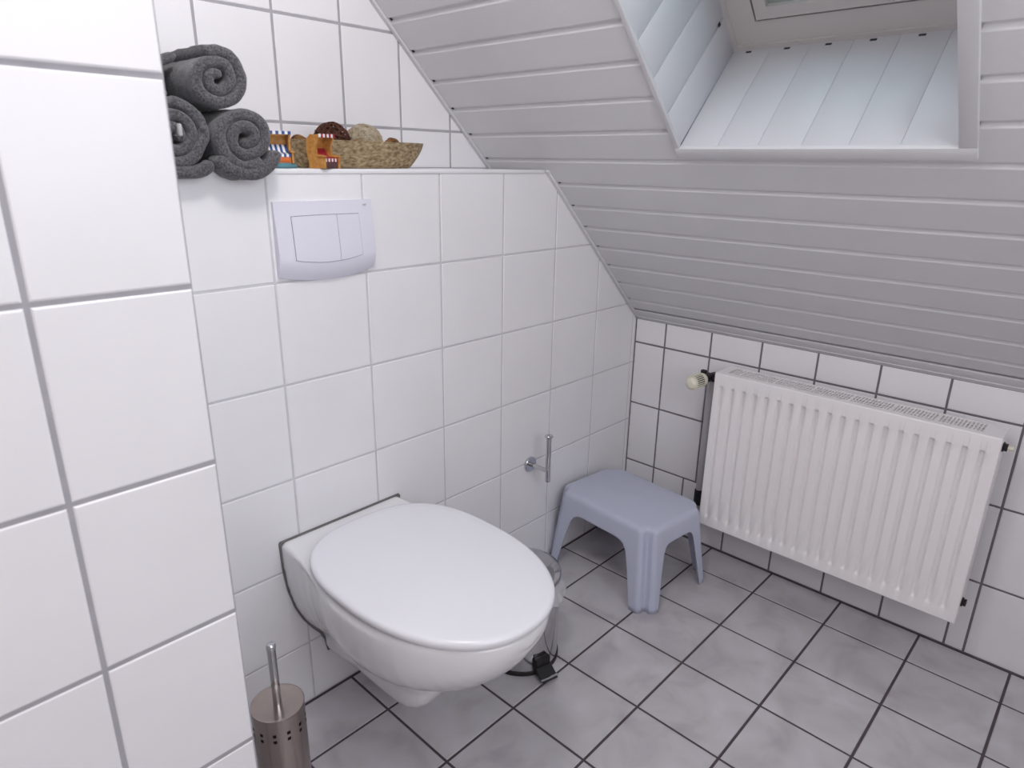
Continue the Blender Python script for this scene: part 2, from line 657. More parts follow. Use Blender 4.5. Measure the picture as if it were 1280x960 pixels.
# backing board with the opening left free
for (sa, sb, ya, yb_) in [(-0.01, OS0 - 0.014, YB, 0), (SH_S, OS0 - 0.014, 0, SY), (OS0 - 0.014, OS1 + 0.012, YB, OY0 - 0.014), (OS0 - 0.014, OS1 + 0.012, OY1 + 0.014, SY), (OS1 + 0.012, S_TOP, YB, SY)]:
    q = [slope(sa, ya, 0.0062), slope(sb, ya, 0.0062), slope(sb, yb_, 0.0062), slope(sa, yb_, 0.0062)]
    t = [slope(sa, ya, 0.05), slope(sb, ya, 0.05), slope(sb, yb_, 0.05), slope(sa, yb_, 0.05)]
    A = [bm.verts.new(v) for v in q]
    B = [bm.verts.new(v) for v in t]
    bm.faces.new(A).material_index = 0
    bm.faces.new(B).material_index = 0
    for k in range(4):
        bm.faces.new((A[k], A[(k + 1) % 4], B[(k + 1) % 4], B[k]))
# clip notches at the plank ends by the tiled wall
for e in edges[1:-1]:
    y1 = (0.0 if e < SH_S else SY) - 0.012
    a = [slope(e + 0.002, y1 - 0.008, 0.0050), slope(e + 0.011, y1 - 0.008, 0.0050), slope(e + 0.011, y1, 0.0050), slope(e + 0.002, y1, 0.0050)]
    bm.faces.new([bm.verts.new(v) for v in a]).material_index = 2
struct(obj('ceiling', bm, [M['plank'], M['plank_gap'], M['notch']], fix=True))


def slope_box(bm, s0, s1, y0, y1, n0, n1, bevel=0.0, mi=0):
    Mx = Matrix((SLOPE_E, Vector((0, 1, 0)), SLOPE_N)).transposed().to_4x4()
    Mx.translation = SLOPE_O
    return add_box(bm, (s0, y0, n0), (s1, y1, n1), bevel, 2, mi, Mx)


bm = bmesh.new()                                       # edge strip down the tiled walls
slope_box(bm, 0.03, SH_S, -0.012, 0.0, -0.0045, 0.006, 0.0015)
slope_box(bm, SH_S - 0.003, S_TOP, SY - 0.012, SY, -0.0045, 0.006, 0.0015)
struct(obj('trim_2', bm, M['plank'], smooth=30))
bm = bmesh.new()                                       # bottom strip along the radiator wall
slope_box(bm, -0.002, 0.047, YB, 0.0, -0.0012, 0.004, 0.0005)
slope_box(bm, 0.014, 0.0155, YB, 0.0, -0.0030, 0.002, 0.0005)
struct(obj('trim_3', bm, M['plank'], smooth=30))

# window shaft lining
DEP = 0.277
bm = bmesh.new()
# sill (lower lining): boards side by side with fine joints
nb = 6
ys = [OY0 + 0.003 + (OY1 - OY0 - 0.003) * k / nb for k in range(nb + 1)]
for k in range(nb):
    slope_box(bm, OS0 - 0.010, OS0, ys[k] + 0.0002, ys[k + 1] - 0.0002, 0.0, DEP, 0.0003)
    slope_box(bm, OS0 - 0.0002, OS0 + 0.0006, ys[k + 1] - 0.042, ys[k + 1] - 0.030, DEP - 0.013, DEP - 0.008, 0, 1)
slope_box(bm, OS0 - 0.014, OS0 - 0.009, OY0, OY1, 0.0, DEP)
# cheeks: boards across the depth with V joints
s = OS0
while s < OS1 - 0.01:
    s2 = min(s + PITCH, OS1)
    for y0, y1 in ((OY1, OY1 + 0.010), (OY0 - 0.010, OY0)):
        slope_box(bm, s + 0.003 if s > OS0 else s, s2 - 0.003, y0, y1, 0.0, DEP, 0.0035)
    if s > OS0:
        slope_box(bm, s - 0.004, s + 0.004, OY1 - 0.0003, OY1 + 0.0005, DEP - 0.030, DEP - 0.022, 0, 1)
    s = s2
for y0, y1 in ((OY1 + 0.004, OY1 + 0.014), (OY0 - 0.014, OY0 - 0.004)):
    slope_box(bm, OS0 - 0.01, OS1, y0, y1, 0.0, DEP)
slope_box(bm, OS1, OS1 + 0.012, OY0 - 0.012, OY1 + 0.012, 0.0, DEP)
struct(obj('trim_4', bm, [M['lining'], M['notch']], smooth=30))
bm = bmesh.new()                                       # architrave round the opening
slope_box(bm, OS0 - TR, OS0 - 0.0002, OY0 - TR, OY1 + 0.010, -0.008, 0.003, 0.0015)
slope_box(bm, OS0, OS1, OY0 - TR, OY0 - 0.0002, -0.008, 0.003, 0.0015)
slope_box(bm, OS0, OS1, OY1 - 0.0002, OY1 + 0.010, -0.007, 0.003, 0.0015)
slope_box(bm, OS1, OS1 + TR, OY0 - TR, OY1 + 0.010, -0.008, 0.003, 0.0015)
struct(obj('trim_5', bm, M['plank'], smooth=30))

# roof window: outer frame, sash, gasket, glass
win = bpy.data.objects.new('window_1', None)
COL.objects.link(win)
win.location = slope(1.1, -0.66, DEP)
win['kind'] = 'structure'
bpy.context.view_layer.update()


def frame(bm, s0, s1, y0, y1, wd, n0, n1, bev=0.003, slopein=0.0, mi=0):
    out = [(s0, y0), (s1, y0), (s1, y1), (s0, y1)]
    inn = [(s0 + wd, y0 + wd), (s1 - wd, y0 + wd), (s1 - wd, y1 - wd), (s0 + wd, y1 - wd)]
    a = [bm.verts.new(slope(p[0], p[1], n0)) for p in out]
    b = [bm.verts.new(slope(p[0], p[1], n0 + slopein)) for p in inn]
    c = [bm.verts.new(slope(p[0], p[1], n1)) for p in inn]
    d = [bm.verts.new(slope(p[0], p[1], n1)) for p in out]
    for A, B in ((a, b), (b, c), (c, d), (d, a)):
        for k in range(4):
            bm.faces.new((A[k], A[(k + 1) % 4], B[(k + 1) % 4], B[k])).material_index = mi


bm = bmesh.new()
frame(bm, OS0 - 0.012, OS1 + 0.012, OY0 - 0.012, OY1 + 0.012, 0.022, DEP - 0.004, DEP + 0.09)
frame(bm, OS0 + 0.006, OS1 - 0.006, OY0 + 0.006, OY1 - 0.006, 0.051, DEP, DEP + 0.09, slopein=0.006)
# small latch hole with its ring on the frame
slope_box(bm, OS0 + 0.150, OS0 + 0.172, OY1 - 0.035, OY1 - 0.028, DEP + 0.0015, DEP + 0.006, 0, 1)
obj('window_frame', bm, [M['winframe'], M['notch']], win, smooth=30)
bm = bmesh.new()
frame(bm, OS0 + 0.056, OS1 - 0.056, OY0 + 0.056, OY1 - 0.056, 0.03, DEP + 0.016, DEP + 0.03)
obj('window_gasket', bm, M['rubber'], win)
bm = bmesh.new()
frame(bm, OS0 + 0.0630, OS1 - 0.0630, OY0 + 0.0630, OY1 - 0.0630, 0.026, DEP + 0.001, DEP + 0.06)
frame(bm, OS0 + 0.0885, OS1 - 0.0885, OY0 + 0.0885, OY1 - 0.0885, 0.030, DEP + 0.010, DEP + 0.06, slopein=0.012, mi=1)
obj('window_sash', bm, [M['winframe'], M['shaded_bead']], win, smooth=30)
bm = bmesh.new()
slope_box(bm, OS0 + 0.100, OS1 - 0.10, OY0 + 0.10, OY1 - 0.10, DEP + 0.030, DEP + 0.034)
obj('window_glass', bm, M['glass'], win)

# ------------------------------------------------------------------ toilet
TX = -1.1245
toilet = thing('toilet', 'white wall-hung toilet with its lid closed, mounted on the tiled wall', 'toilet', (TX, 0, 0.09))
ZR = 0.424


def interp(t, tab):
    if t <= tab[0][0]:
        return tab[0][1]
    for (a, va), (b, vb) in zip(tab, tab[1:]):
        if t <= b:
            u = (t - a) / (b - a)
            u = u * u * (3 - 2 * u) if False else u
            return va + (vb - va) * u
    return tab[-1][1]


def smooth_tab(tab, t):
    """Catmull-Rom through tab"""
    n = len(tab)
    if t <= tab[0][0]:
        return tab[0][1]
    if t >= tab[-1][0]:
        return tab[-1][1]
    for i in range(n - 1):
        if t <= tab[i + 1][0]:
            break
    x0, y0 = tab[i]
    x1, y1 = tab[i + 1]
    h = x1 - x0
    m0 = (y1 - tab[i - 1][1]) / (x1 - tab[i - 1][0]) if i > 0 else (y1 - y0) / h
    m1 = (tab[i + 2][1] - y0) / (tab[i + 2][0] - x0) if i + 2 < n else (y1 - y0) / h
    u = (t - x0) / h
    return (2 * u**3 - 3 * u**2 + 1) * y0 + (u**3 - 2 * u**2 + u) * h * m0 + (-2 * u**3 + 3 * u**2) * y1 + (u**3 - u**2) * h * m1


# half width of the rim against distance d from the wall
RIMW = [(0.0, 0.150), (0.03, 0.152), (0.10, 0.162), (0.18, 0.179), (0.26, 0.1865), (0.33, 0.184), (0.40, 0.169), (0.46, 0.141),
        (0.505, 0.109), (0.535, 0.073), (0.550, 0.042), (0.560, 0.0)]
# underside of the bowl
BOT = [(0.0, 0.165), (0.10, 0.168), (0.20, 0.180), (0.30, 0.196), (0.38, 0.224), (0.45, 0.266), (0.50, 0.312), (0.535, 0.358), (0.548, 0.385), (0.553, 0.40)]
WALLW = [(0.085, 0.030), (0.095, 0.055), (0.11, 0.062), (0.14, 0.067), (0.165, 0.078), (0.19, 0.096), (0.22, 0.114), (0.26, 0.131), (0.31, 0.143), (0.36, 0.149), (0.424, 0.151)]
bm = bmesh.new()
ds = [0.0, 0.015, 0.04, 0.08, 0.12, 0.16, 0.20, 0.24, 0.28, 0.32, 0.36, 0.40, 0.43, 0.46, 0.485, 0.505, 0.52, 0.533, 0.545, 0.553, 0.557]
rings = []
NS = 26
for d in ds:
    W = smooth_tab(RIMW, d)
    zb = smooth_tab(BOT, d)
    rr = min(0.009, W * 0.5)
    ring = []
    kb = max(0.0, 1 - d / 0.22)
    def hwid(v):
        z = ZR - rr - (ZR - rr - zb) * v
        front = W * max(0.0, 1 - v ** 2.4) ** 0.62
        wall = smooth_tab(WALLW, z) * (1 if v < 0.93 else (1 - v) / 0.07)
        return z, front * (1 - kb) + wall * kb
    vs_ = [sin(pi / 2 * k / NS) for k in range(NS + 1)]
    for v in vs_:
        z, hw_ = hwid(v)
        ring.append((TX + hw_, -d, z))
    for v in reversed(vs_[:-1]):
        z, hw_ = hwid(v)
        ring.append((TX - hw_, -d, z))
    ring.append((TX - W + rr * 0.3, -d, ZR - rr * 0.3))
    ring.append((TX - W + rr, -d, ZR))
    for q in (-0.5, 0, 0.5):
        ring.append((TX + (W - rr) * q, -d, ZR))
    ring.append((TX + W - rr, -d, ZR))
    ring.append((TX + W - rr * 0.3, -d, ZR - rr * 0.3))
    rings.append(ring)
loft(bm, rings)
# outlet neck under the bowl, from the wall to the rounded trap
NW = [(0.0, 0.070), (0.10, 0.060), (0.20, 0.056), (0.26, 0.050), (0.295, 0.036), (0.312, 0.014)]
NB = [(0.0, 0.086), (0.10, 0.088), (0.20, 0.080), (0.26, 0.086), (0.295, 0.115), (0.312, 0.150)]
rings = []
for d in (0.0, 0.05, 0.10, 0.15, 0.20, 0.23, 0.26, 0.28, 0.295, 0.305, 0.312):
    W, zb = smooth_tab(NW, d), smooth_tab(NB, d)
    rim = 0.115 if d < 0.02 else 0.115 - 0.25 * min(d, 0.16)
    ring = []
    for k in range(25):
        a = pi * k / 24
        c, s_ = cos(a), sin(a)
        ring.append((TX + W * (abs(c) ** 0.7) * (1 if c > 0 else -1), -d, 0.15 - (0.15 - zb) * s_ ** 0.7))
    ring.append((TX - max(rim, W), -d, 0.25))
    ring.append((TX - 0.10, -d, 0.33))
    ring.append((TX + 0.10, -d, 0.33))
    ring.append((TX + max(rim, W), -d, 0.25))
    rings.append(ring)
loft(bm, rings)
bowl = obj('bowl', bm, M['ceramic'], toilet)
rm = bowl.modifiers.new('remesh', 'REMESH')
rm.mode = 'VOXEL'
rm.voxel_size = 0.0045
rm.use_smooth_shade = True
sm = bowl.modifiers.new('smooth', 'SMOOTH')
sm.factor = 0.5
sm.iterations = 5
# sealing strip between ceramic and tiles
bm = bmesh.new()
ol = [(-(w_ + 0.0028), z_ - 0.0015) for z_, w_ in reversed(WALLW) if z_ > 0.10]
ol = ol + [(-x, z) for x, z in reversed(ol)] + [(0.151, ZR + 0.003), (-0.151, ZR + 0.003)]
for y in (0.0,):
    a = [bm.verts.new((TX + x, -0.0005, z)) for x, z in ol]
    b = [bm.verts.new((TX + x, -0.0045, z)) for x, z in ol]
    bm.faces.new(a)
    bm.faces.new(b)
    for k in range(len(a)):
        bm.faces.new((a[k], a[(k + 1) % len(a)], b[(k + 1) % len(a)], b[k]))
obj('sealing_strip', bm, M['sealant'], toilet)['label'] = 'grey sealing strip against the tiles'


def lid_outline(off=0.0, n=96):
    """closed outline of the lid (x from axis, d from wall); rounded rear, egg-shaped front"""
    pts = []
    cy = 0.285
    for k in range(n):
        a = 2 * pi * k / n
        c, s_ = cos(a), sin(a)
        if s_ >= 0:      # front half
            ex, hy = 2.18, 0.276
        else:
            ex, hy = 2.75, 0.226
        x = 0.1845 * abs(c) ** (2 / ex) * (1 if c >= 0 else -1)
        y = hy * abs(s_) ** (2 / ex) * (1 if s_ >= 0 else -1)
        l = math.hypot(x, y)
        pts.append((x * (1 - off / l), cy + y * (1 - off / l)))
    return pts


def slab(levels, name, mt, parent, close_top=True, hole=None):
    bm = bmesh.new()
    rings = [[(TX + x, -d, z) for x, d in lid_outline(off)] for off, z in levels]
    loft(bm, rings)
    return obj(name, bm, mt, parent, smooth=True)


slab([(0.020, ZR + 0.0005), (0.010, ZR + 0.001), (0.010, ZR + 0.003), (0.012, ZR + 0.0075), (0.016, ZR + 0.0085)], 'seat', M['lid'], toilet)
lv = [(0.010, ZR + 0.0098), (0.0015, ZR + 0.0098), (0.0, ZR + 0.0112), (0.0, ZR + 0.0175), (0.0012, ZR + 0.0205), (0.0045, ZR + 0.0232), (0.010, ZR + 0.0246)]
for q in (0.03, 0.06, 0.10, 0.14, 0.17):
    lv.append((q, ZR + 0.0246 + 0.0060 * (1 - (1 - q / 0.18) ** 1.6)))
slab(lv, 'lid', M['lid'], toilet)

# ------------------------------------------------------------------ flush plate
plate = thing('flush_plate', 'white dual flush plate with a curved lower edge, on the wall above the toilet', 'flush plate', (-1.1185, 0, 1.03))
PX0, PX1, PZ1 = -1.2235, -1.0135, 1.0985


def pz_bottom(u):                          # u -1..1
    return 0.9630 - 0.013 * (1 - u * u)


def pdepth(t):                             # t 0 top .. 1 bottom
    return smooth_tab([(0, 0.006), (0.25, 0.010), (0.55, 0.0145), (0.72, 0.0165), (0.80, 0.0160), (0.90, 0.0120), (1.0, 0.0045)], t)


def plate_pt(x, z, off=0.0):
    u = (x - (PX0 + PX1) / 2) / ((PX1 - PX0) / 2)
    u = max(-1, min(1, u))
    zb = pz_bottom(u)
    t = (PZ1 - z) / (PZ1 - zb)
    return Vector((x, -(pdepth(t) * (1 - 0.10 * u * u) + off), z))


bm = bmesh.new()
NX, NZ = 40, 30
g = []
for j in range(NZ + 1):
    row = []
    for i in range(NX + 1):
        u = -1 + 2 * i / NX
        x = (PX0 + PX1) / 2 + u * (PX1 - PX0) / 2
        z = PZ1 - (PZ1 - pz_bottom(u)) * j / NZ
        row.append(bm.verts.new(plate_pt(x, z)))
    g.append(row)
for j in range(NZ):
    for i in range(NX):
        bm.faces.new((g[j][i], g[j + 1][i], g[j + 1][i + 1], g[j][i + 1]))
bnd = g[0] + [g[j][NX] for j in range(1, NZ + 1)] + list(reversed(g[NZ][:-1])) + [g[j][0] for j in range(NZ - 1, 0, -1)]
bk = [bm.verts.new((v.co.x, -0.0003, v.co.z)) for v in bnd]
L = len(bnd)
for k in range(L):
    bm.faces.new((bnd[k], bnd[(k + 1) % L], bk[(k + 1) % L], bk[k]))
pb = obj('plate_body', bm, M['plate'], plate, smooth=40)


def shell(x0, x1, zt, zb, off, thick, mt, name, ztc=0.0):
    bm = bmesh.new()
    xc, hw_ = -1.1185, 0.075
    nx, nz = 16, 14
    rows = []
    for j in range(nz + 1):
        row = []
        for i in range(nx + 1):
            x = x0 + (x1 - x0) * i / nx
            u = (x - xc) / hw_
            top = zt + ztc * (1 - u * u)
            bot = zb - 0.0085 * (1 - u * u)
            row.append((x, top + (bot - top) * j / nz))
        rows.append(row)
    A = [[bm.verts.new(plate_pt(x, z, off)) for x, z in r] for r in rows]
    for j in range(nz):
        for i in range(nx):
            bm.faces.new((A[j][i], A[j + 1][i], A[j + 1][i + 1], A[j][i + 1]))
    b = A[0] + [A[j][nx] for j in range(1, nz + 1)] + list(reversed(A[nz][:-1])) + [A[j][0] for j in range(nz - 1, 0, -1)]
    k2 = [bm.verts.new((v.co.x, v.co.y + thick, v.co.z)) for v in b]
    for k in range(len(b)):
        bm.faces.new((b[k], b[(k + 1) % len(b)], k2[(k + 1) % len(b)], k2[k]))
    return obj(name, bm, mt, plate, smooth=40)


BX0, BX1, BXM = -1.1925, -1.0455, -1.0965
BT, BB = 1.0725, 0.9930
shell(BX0, BX1, BT, BB, 0.0003, 0.0, M['seam'], 'seam', 0.001)['label'] = 'thin dark gap round the flush buttons'
e = 0.0008
shell(BX0 + e, BXM - e / 2, BT - e, BB + e, 0.0011, 0.0008, M['plate'], 'flush_button', 0.001)['label'] = 'wide left flush button'
shell(BXM + e / 2, BX1 - e, BT - e, BB + e, 0.0011, 0.0008, M['plate'], 'flush_button', 0.001)['label'] = 'narrow right flush button'
bm = bmesh.new()
add_box(bm, (-1.0345, -0.0092, 1.0880), (-1.0275, -0.0080, 1.0897))
obj('printed_mark', bm, M['pipe'], plate)

# ------------------------------------------------------------------ spare paper holder
hold = thing('toilet_roll_holder', 'chrome upright spare toilet roll holder on the tiled wall', 'toilet roll holder', (-0.507, 0, 0.35))
bm = bmesh.new()
add_lathe(bm, [(0, 0.0), (0.0215, 0.0), (0.0225, 0.0015), (0.0225, 0.007), (0.0212, 0.0085), (0, 0.0085)], 40, axis_matrix((-0.508, 0, 0.349), (0, -1, 0)))
obj('wall_rosette', bm, M['chrome'], hold, smooth=40)
bm = bmesh.new()
add_tube(bm, [(-0.508, -0.006, 0.349), (-0.507, -0.07, 0.349)], 0.0062, 16)
obj('arm', bm, M['chrome'], hold, smooth=40)
bm = bmesh.new()
add_lathe(bm, [(0, 0.316), (0.0062, 0.316), (0.0075, 0.3175), (0.0075, 0.449), (0.0115, 0.4525), (0.0118, 0.456), (0.0105, 0.4575), (0, 0.4575)], 28,
          Matrix.Translation((-0.507, -0.07, 0)))
obj('rod', bm, M['chrome'], hold, smooth=40)

# ------------------------------------------------------------------ toilet brush
BR = (-1.424, -0.240)
brush = thing('toilet_brush', 'steel toilet brush holder with square holes, on the floor left of the toilet', 'toilet brush', (BR[0], BR[1], 0))
bm = bmesh.new()
R0, H0 = 0.0445, 0.276
NSEG = 96
zs = [0.0, 0.004, 0.05, 0.10, 0.15, 0.20, H0 - 0.0450, H0 - 0.0385, H0 - 0.0325, H0 - 0.0260, H0 - 0.004, H0]
ringv = [[bm.verts.new((BR[0] + R0 * cos(2 * pi * k / NSEG), BR[1] + R0 * sin(2 * pi * k / NSEG), z)) for k in range(NSEG)] for z in zs]
for j in range(len(zs) - 1):
    for k in range(NSEG):
        if j in (6, 8) and (k + 3) % 8 in (0, 1):
            continue
        bm.faces.new((ringv[j][k], ringv[j][(k + 1) % NSEG], ringv[j + 1][(k + 1) % NSEG], ringv[j + 1][k]))
hb = obj('holder_body', bm, M['steel'], brush, smooth=40)
bm = bmesh.new()
add_lathe(bm, [(0, 0.003), (R0 - 0.004, 0.003), (R0 - 0.004, H0 - 0.006), (0, H0 - 0.006)], 48, Matrix.Translation((BR[0], BR[1], 0)))
obj('inner_liner', bm, M['hole'], brush, smooth=40)
bm = bmesh.new()
add_lathe(bm, [(0.0, H0 + 0.0012), (R0 - 0.006, H0 + 0.0012), (R0 - 0.003, H0 + 0.0022), (R0 + 0.0002, H0 + 0.0016), (R0 + 0.0006, H0 + 0.0004), (R0 - 0.002, H0), (0, H0)], 64,
          Matrix.Translation((BR[0], BR[1], 0)))
obj('holder_lid', bm, M['steel'], brush, smooth=50)
bm = bmesh.new()
add_lathe(bm, [(0, H0 + 0.001), (0.0072, H0 + 0.001), (0.0072, 0.388), (0.0078, 0.389), (0.0080, 0.397), (0.0062, 0.3995), (0, 0.400)], 24, Matrix.Translation((BR[0], BR[1], 0)))
obj('handle', bm, M['chrome'], brush, smooth=50)

# ------------------------------------------------------------------ pedal bin
BN = (-0.785, -0.232)
bin_ = thing('pedal_bin', 'small chrome pedal bin behind the toilet bowl, lined with a clear bag', 'bin', (BN[0], BN[1], 0))
T4 = Matrix.Translation((BN[0], BN[1], 0))
RB = 0.0905
bm = bmesh.new()
add_lathe(bm, [(0, 0.012), (RB, 0.012), (RB, 0.225), (RB - 0.002, 0.225), (RB - 0.002, 0.02), (0, 0.02)], 72, T4)
obj('body', bm, M['mirror'], bin_, smooth=40)
bm = bmesh.new()
add_lathe(bm, [(0, 0), (RB + 0.001, 0), (RB + 0.0028, 0.002), (RB + 0.0028, 0.0095), (RB + 0.0008, 0.0125), (0, 0.0125)], 72, T4)
obj('base_ring', bm, M['black'], bin_, smooth=40)
bm = bmesh.new()
add_lathe(bm, [(RB - 0.001, 0.227), (RB + 0.003, 0.227), (RB + 0.0035, 0.236), (RB, 0.243), (0.075, 0.251), (0.045, 0.2565), (0, 0.2585)], 72, T4)
obj('lid', bm, M['mirror'], bin_, smooth=50)
bm = bmesh.new()                                        # crumpled bag edge folded over the rim
nb_, nr = 160, 9
gr = []
for j in range(nr + 1):
    row = []
    t = j / nr
    for k in range(nb_):
        a = 2 * pi * k / nb_
        nzv = noise.noise(Vector((cos(a) * 5, sin(a) * 5, t * 2.2)))
        nz2 = noise.noise(Vector((cos(a) * 16, sin(a) * 16, t * 4 + 7)))
        lowe = 0.043 + 0.016 * noise.noise(Vector((cos(a) * 3, sin(a) * 3, 9)))
        r = RB + 0.0022 + 0.0010 * j + (0.006 * t) * (1 + 1.6 * nzv) + 0.0035 * nz2 * (0.2 + t)
        row.append(bm.verts.new((BN[0] + r * cos(a), BN[1] + r * sin(a), 0.2285 - t * lowe + 0.002 * nz2)))
    gr.append(row)
for j in range(nr):
    for k in range(nb_):
        bm.faces.new((gr[j][k], gr[j][(k + 1) % nb_], gr[j + 1][(k + 1) % nb_], gr[j + 1][k]))
obj('bag_edge', bm, M['bag'], bin_, smooth=True)['label'] = 'crumpled clear bag edge folded over the rim'
pdir = Vector((-0.27, -0.963, 0)).normalized()
pside = Vector((-pdir.y, pdir.x, 0))
Mp = Matrix((pside, pdir, Vector((0, 0, 1)))).transposed().to_4x4()
Mp.translation = Vector((BN[0], BN[1], 0))
bm = bmesh.new()                                        # pedal: black shoe with raised bracket
add_box(bm, (-0.020, RB - 0.002, 0.012), (0.020, RB + 0.012, 0.050), 0.003, 2, 0, Mp)
prof = [(RB + 0.006, 0.044), (RB + 0.006, 0.032), (RB + 0.040, 0.014), (RB + 0.043, 0.010), (RB + 0.034, 0.008), (RB + 0.004, 0.018)]
a = [bm.verts.new(Mp @ Vector((-0.021, y, z))) for y, z in prof]
b = [bm.verts.new(Mp @ Vector((0.021, y, z))) for y, z in prof]
bm.faces.new(a)
bm.faces.new(b)
for k in range(len(a)):
    bm.faces.new((a[k], a[(k + 1) % len(a)], b[(k + 1) % len(a)], b[k]))
add_box(bm, (-0.012, RB + 0.012, 0.001), (0.012, RB + 0.036, 0.013), 0.002, 2, 0, Mp)
pedal = obj('pedal', bm, M['black'], bin_, smooth=30)
bm = bmesh.new()
add_box(bm, (-0.0235, RB + 0.036, 0.0135), (0.0235, RB + 0.041, 0.0175), 0.0012, 2, 0, Mp)
obj('pedal_edge', bm, M['chrome'], pedal, smooth=30)['label'] = 'chrome strip along the pedal edge'

# ------------------------------------------------------------------ step stool
ST = (-0.288, -0.206)
stool = thing('step_stool', 'blue-grey plastic step stool standing in the corner beside the radiator', 'stool', (ST[0], ST[1], 0), radians(-6))


def plan(hx, hy, dip, c=0.036, nside=26):
    """closed plan curve: straight sides, at each corner two ridges with a hollow between; also tells side parameter"""
    pts, info = [], []
    def corner(sx, sy, first):
        cc = []
        # from x-side (x=hx) to y-side, in quadrant (+,+)
        base = [(hx, hy - c - 0.012), (hx - 0.0005, hy - c - 0.002), (hx - 0.004, hy - c + 0.005), (hx - 0.010, hy - c + 0.0085)]
        mid = (hx - c * 0.5 - dip * 0.707, hy - c * 0.5 - dip * 0.707)
        q = base + [(hx - 0.0145, hy - c + 0.0085 + (0.0035 if dip < 0.001 else 0.0)), mid]
        q2 = [(hx - (hy - y), hy - (hx - x)) for x, y in reversed(q[:-1])]
        return q + q2
    q = corner(1, 1, True)
    # smooth the quadrant corner by subdividing (Catmull-Rom)
    cq = []
    for i in range(len(q) - 1):
        p0 = q[max(i - 1, 0)]
        p1, p2 = q[i], q[i + 1]
        p3 = q[min(i + 2, len(q) - 1)]
        for s_ in range(4):
            t = s_ / 4
            cq.append(tuple(0.5 * ((2 * b) + (-a + c_) * t + (2 * a - 5 * b + 4 * c_ - d) * t * t + (-a + 3 * b - 3 * c_ + d) * t ** 3)
                            for a, b, c_, d in zip(p0, p1, p2, p3)))
    cq.append(q[-1])
    quads = [[(x, y) for x, y in cq], [(-x, y) for x, y in reversed(cq)], [(-x, -y) for x, y in cq], [(x, -y) for x, y in reversed(cq)]]
    for qi in range(4):
        for p in quads[qi]:
            pts.append(p)
            info.append(('c', 0))
        a = quads[qi][-1]
        b = quads[(qi + 1) % 4][0]
        for s_ in range(1, nside):
            t = s_ / nside
            pts.append((a[0] + (b[0] - a[0]) * t, a[1] + (b[1] - a[1]) * t))
            info.append(('s', t))
    return pts, info


HS = 0.243


def stool_dims(z):
    t = 1 - z / HS
    return 0.128 + 0.026 * t, 0.176 + 0.028 * t


pts0, info = plan(*stool_dims(0), 0.010)
NV = 14
bm = bmesh.new()
colsV = []
NP = len(info)
top_roll = [(0.0, 0.016), (0.0012, 0.0115), (0.0045, 0.0055), (0.0095, 0.0018), (0.016, 0.0)]   # (inset, drop below the top)
for k in range(NP):
    kind_, t = info[k]
    if kind_ == 'c':
        zb = 0.0
    else:
        # arch: flat top with rounded shoulders; legs keep a margin
        mrg = 0.07
        if t < mrg or t > 1 - mrg:
            zb = 0.0
            x = min(t, 1 - t) / mrg
            zb = 0.0
        else:
            v = (t - mrg) / (1 - 2 * mrg)
            v = abs(2 * v - 1)
            zb = 0.186 * (1 - v ** 8.0) ** 0.28
    col = []
    for j in range(NV + 1):
        z = zb + (HS - 0.016 - zb) * j / NV
        hx, hy = stool_dims(z)
        dip = 0.0125 * min(1, max(0.0, (HS - z - 0.006) / 0.022)) ** 0.6
        pp, _ = (PLANC.setdefault(round(z, 4), plan(hx, hy, dip)) if 'PLANC' in globals() else plan(hx, hy, dip))
        x, y = pp[k]
        col.append(bm.verts.new((x, y, z)))
    colsV.append(col)
for k in range(NP):
    a, b = colsV[k], colsV[(k + 1) % NP]
    for j in range(NV):
        bm.faces.new((a[j], b[j], b[j + 1], a[j + 1]))
ztop = HS - 0.016
hx, hy = stool_dims(ztop)
prev = [c_[-1] for c_ in colsV]
cap_rings = []
for ins, drop in top_roll[1:]:
    z = HS - drop
    pp, _ = plan(hx - ins, hy - ins, 0.0, c=0.036 + ins * 0.1)
    f = min(1, ins / 0.012)
    pbase, _ = plan(hx - ins, hy - ins, 0.0125 * (0.010 / 0.022) ** 0.6)
    ring = [bm.verts.new((pb_[0] * (1 - f) + p_[0] * f, pb_[1] * (1 - f) + p_[1] * f, z)) for pb_, p_ in zip(pbase, pp)]
    for k in range(NP):
        bm.faces.new((prev[k], prev[(k + 1) % NP], ring[(k + 1) % NP], ring[k]))
    prev = ring
bm.faces.new(prev)
bmesh.ops.remove_doubles(bm, verts=bm.verts, dist=0.00005)
so = obj('stool_body', bm, M['stool'], None, smooth=38)
so.parent = stool
md = so.modifiers.new('solid', 'SOLIDIFY')
md.thickness = 0.0035
md.offset = -1

# ------------------------------------------------------------------ radiator
RX, RY0, RY1, RZ0, RZ1 = -0.130, -1.0235, -0.352, 0.146, 0.622
rad = thing('radiator', 'white ribbed panel radiator mounted on the tiled wall under the slope', 'radiator', (-0.08, -0.69, RZ0))
NR, RP = 20, (0.993 - 0.376) / 19
bm = bmesh.new()
ycs = [-0.376 - RP * k for k in range(NR)]
hw1, hw2, dpt = 0.0032, 0.0068, 0.0095
ylist = [(RY1, 0.0), (RY1 - 0.0015, 1.0)]
ysamp = [RY1]
for yc in ycs:
    ysamp += [yc + hw2, yc + (hw1 + hw2) / 2 + 0.001, yc + hw1, yc - hw1, yc - (hw1 + hw2) / 2 - 0.001, yc - hw2]
ysamp.append(RY0)


def rec(y):
    for yc in ycs:
        a = abs(y - yc)
        if a < hw2 + 1e-6:
            if a <= hw1 + 1e-6:
                return 1.0
            t = (hw2 - a) / (hw2 - hw1)
            return t * t * (3 - 2 * t)
    return 0.0


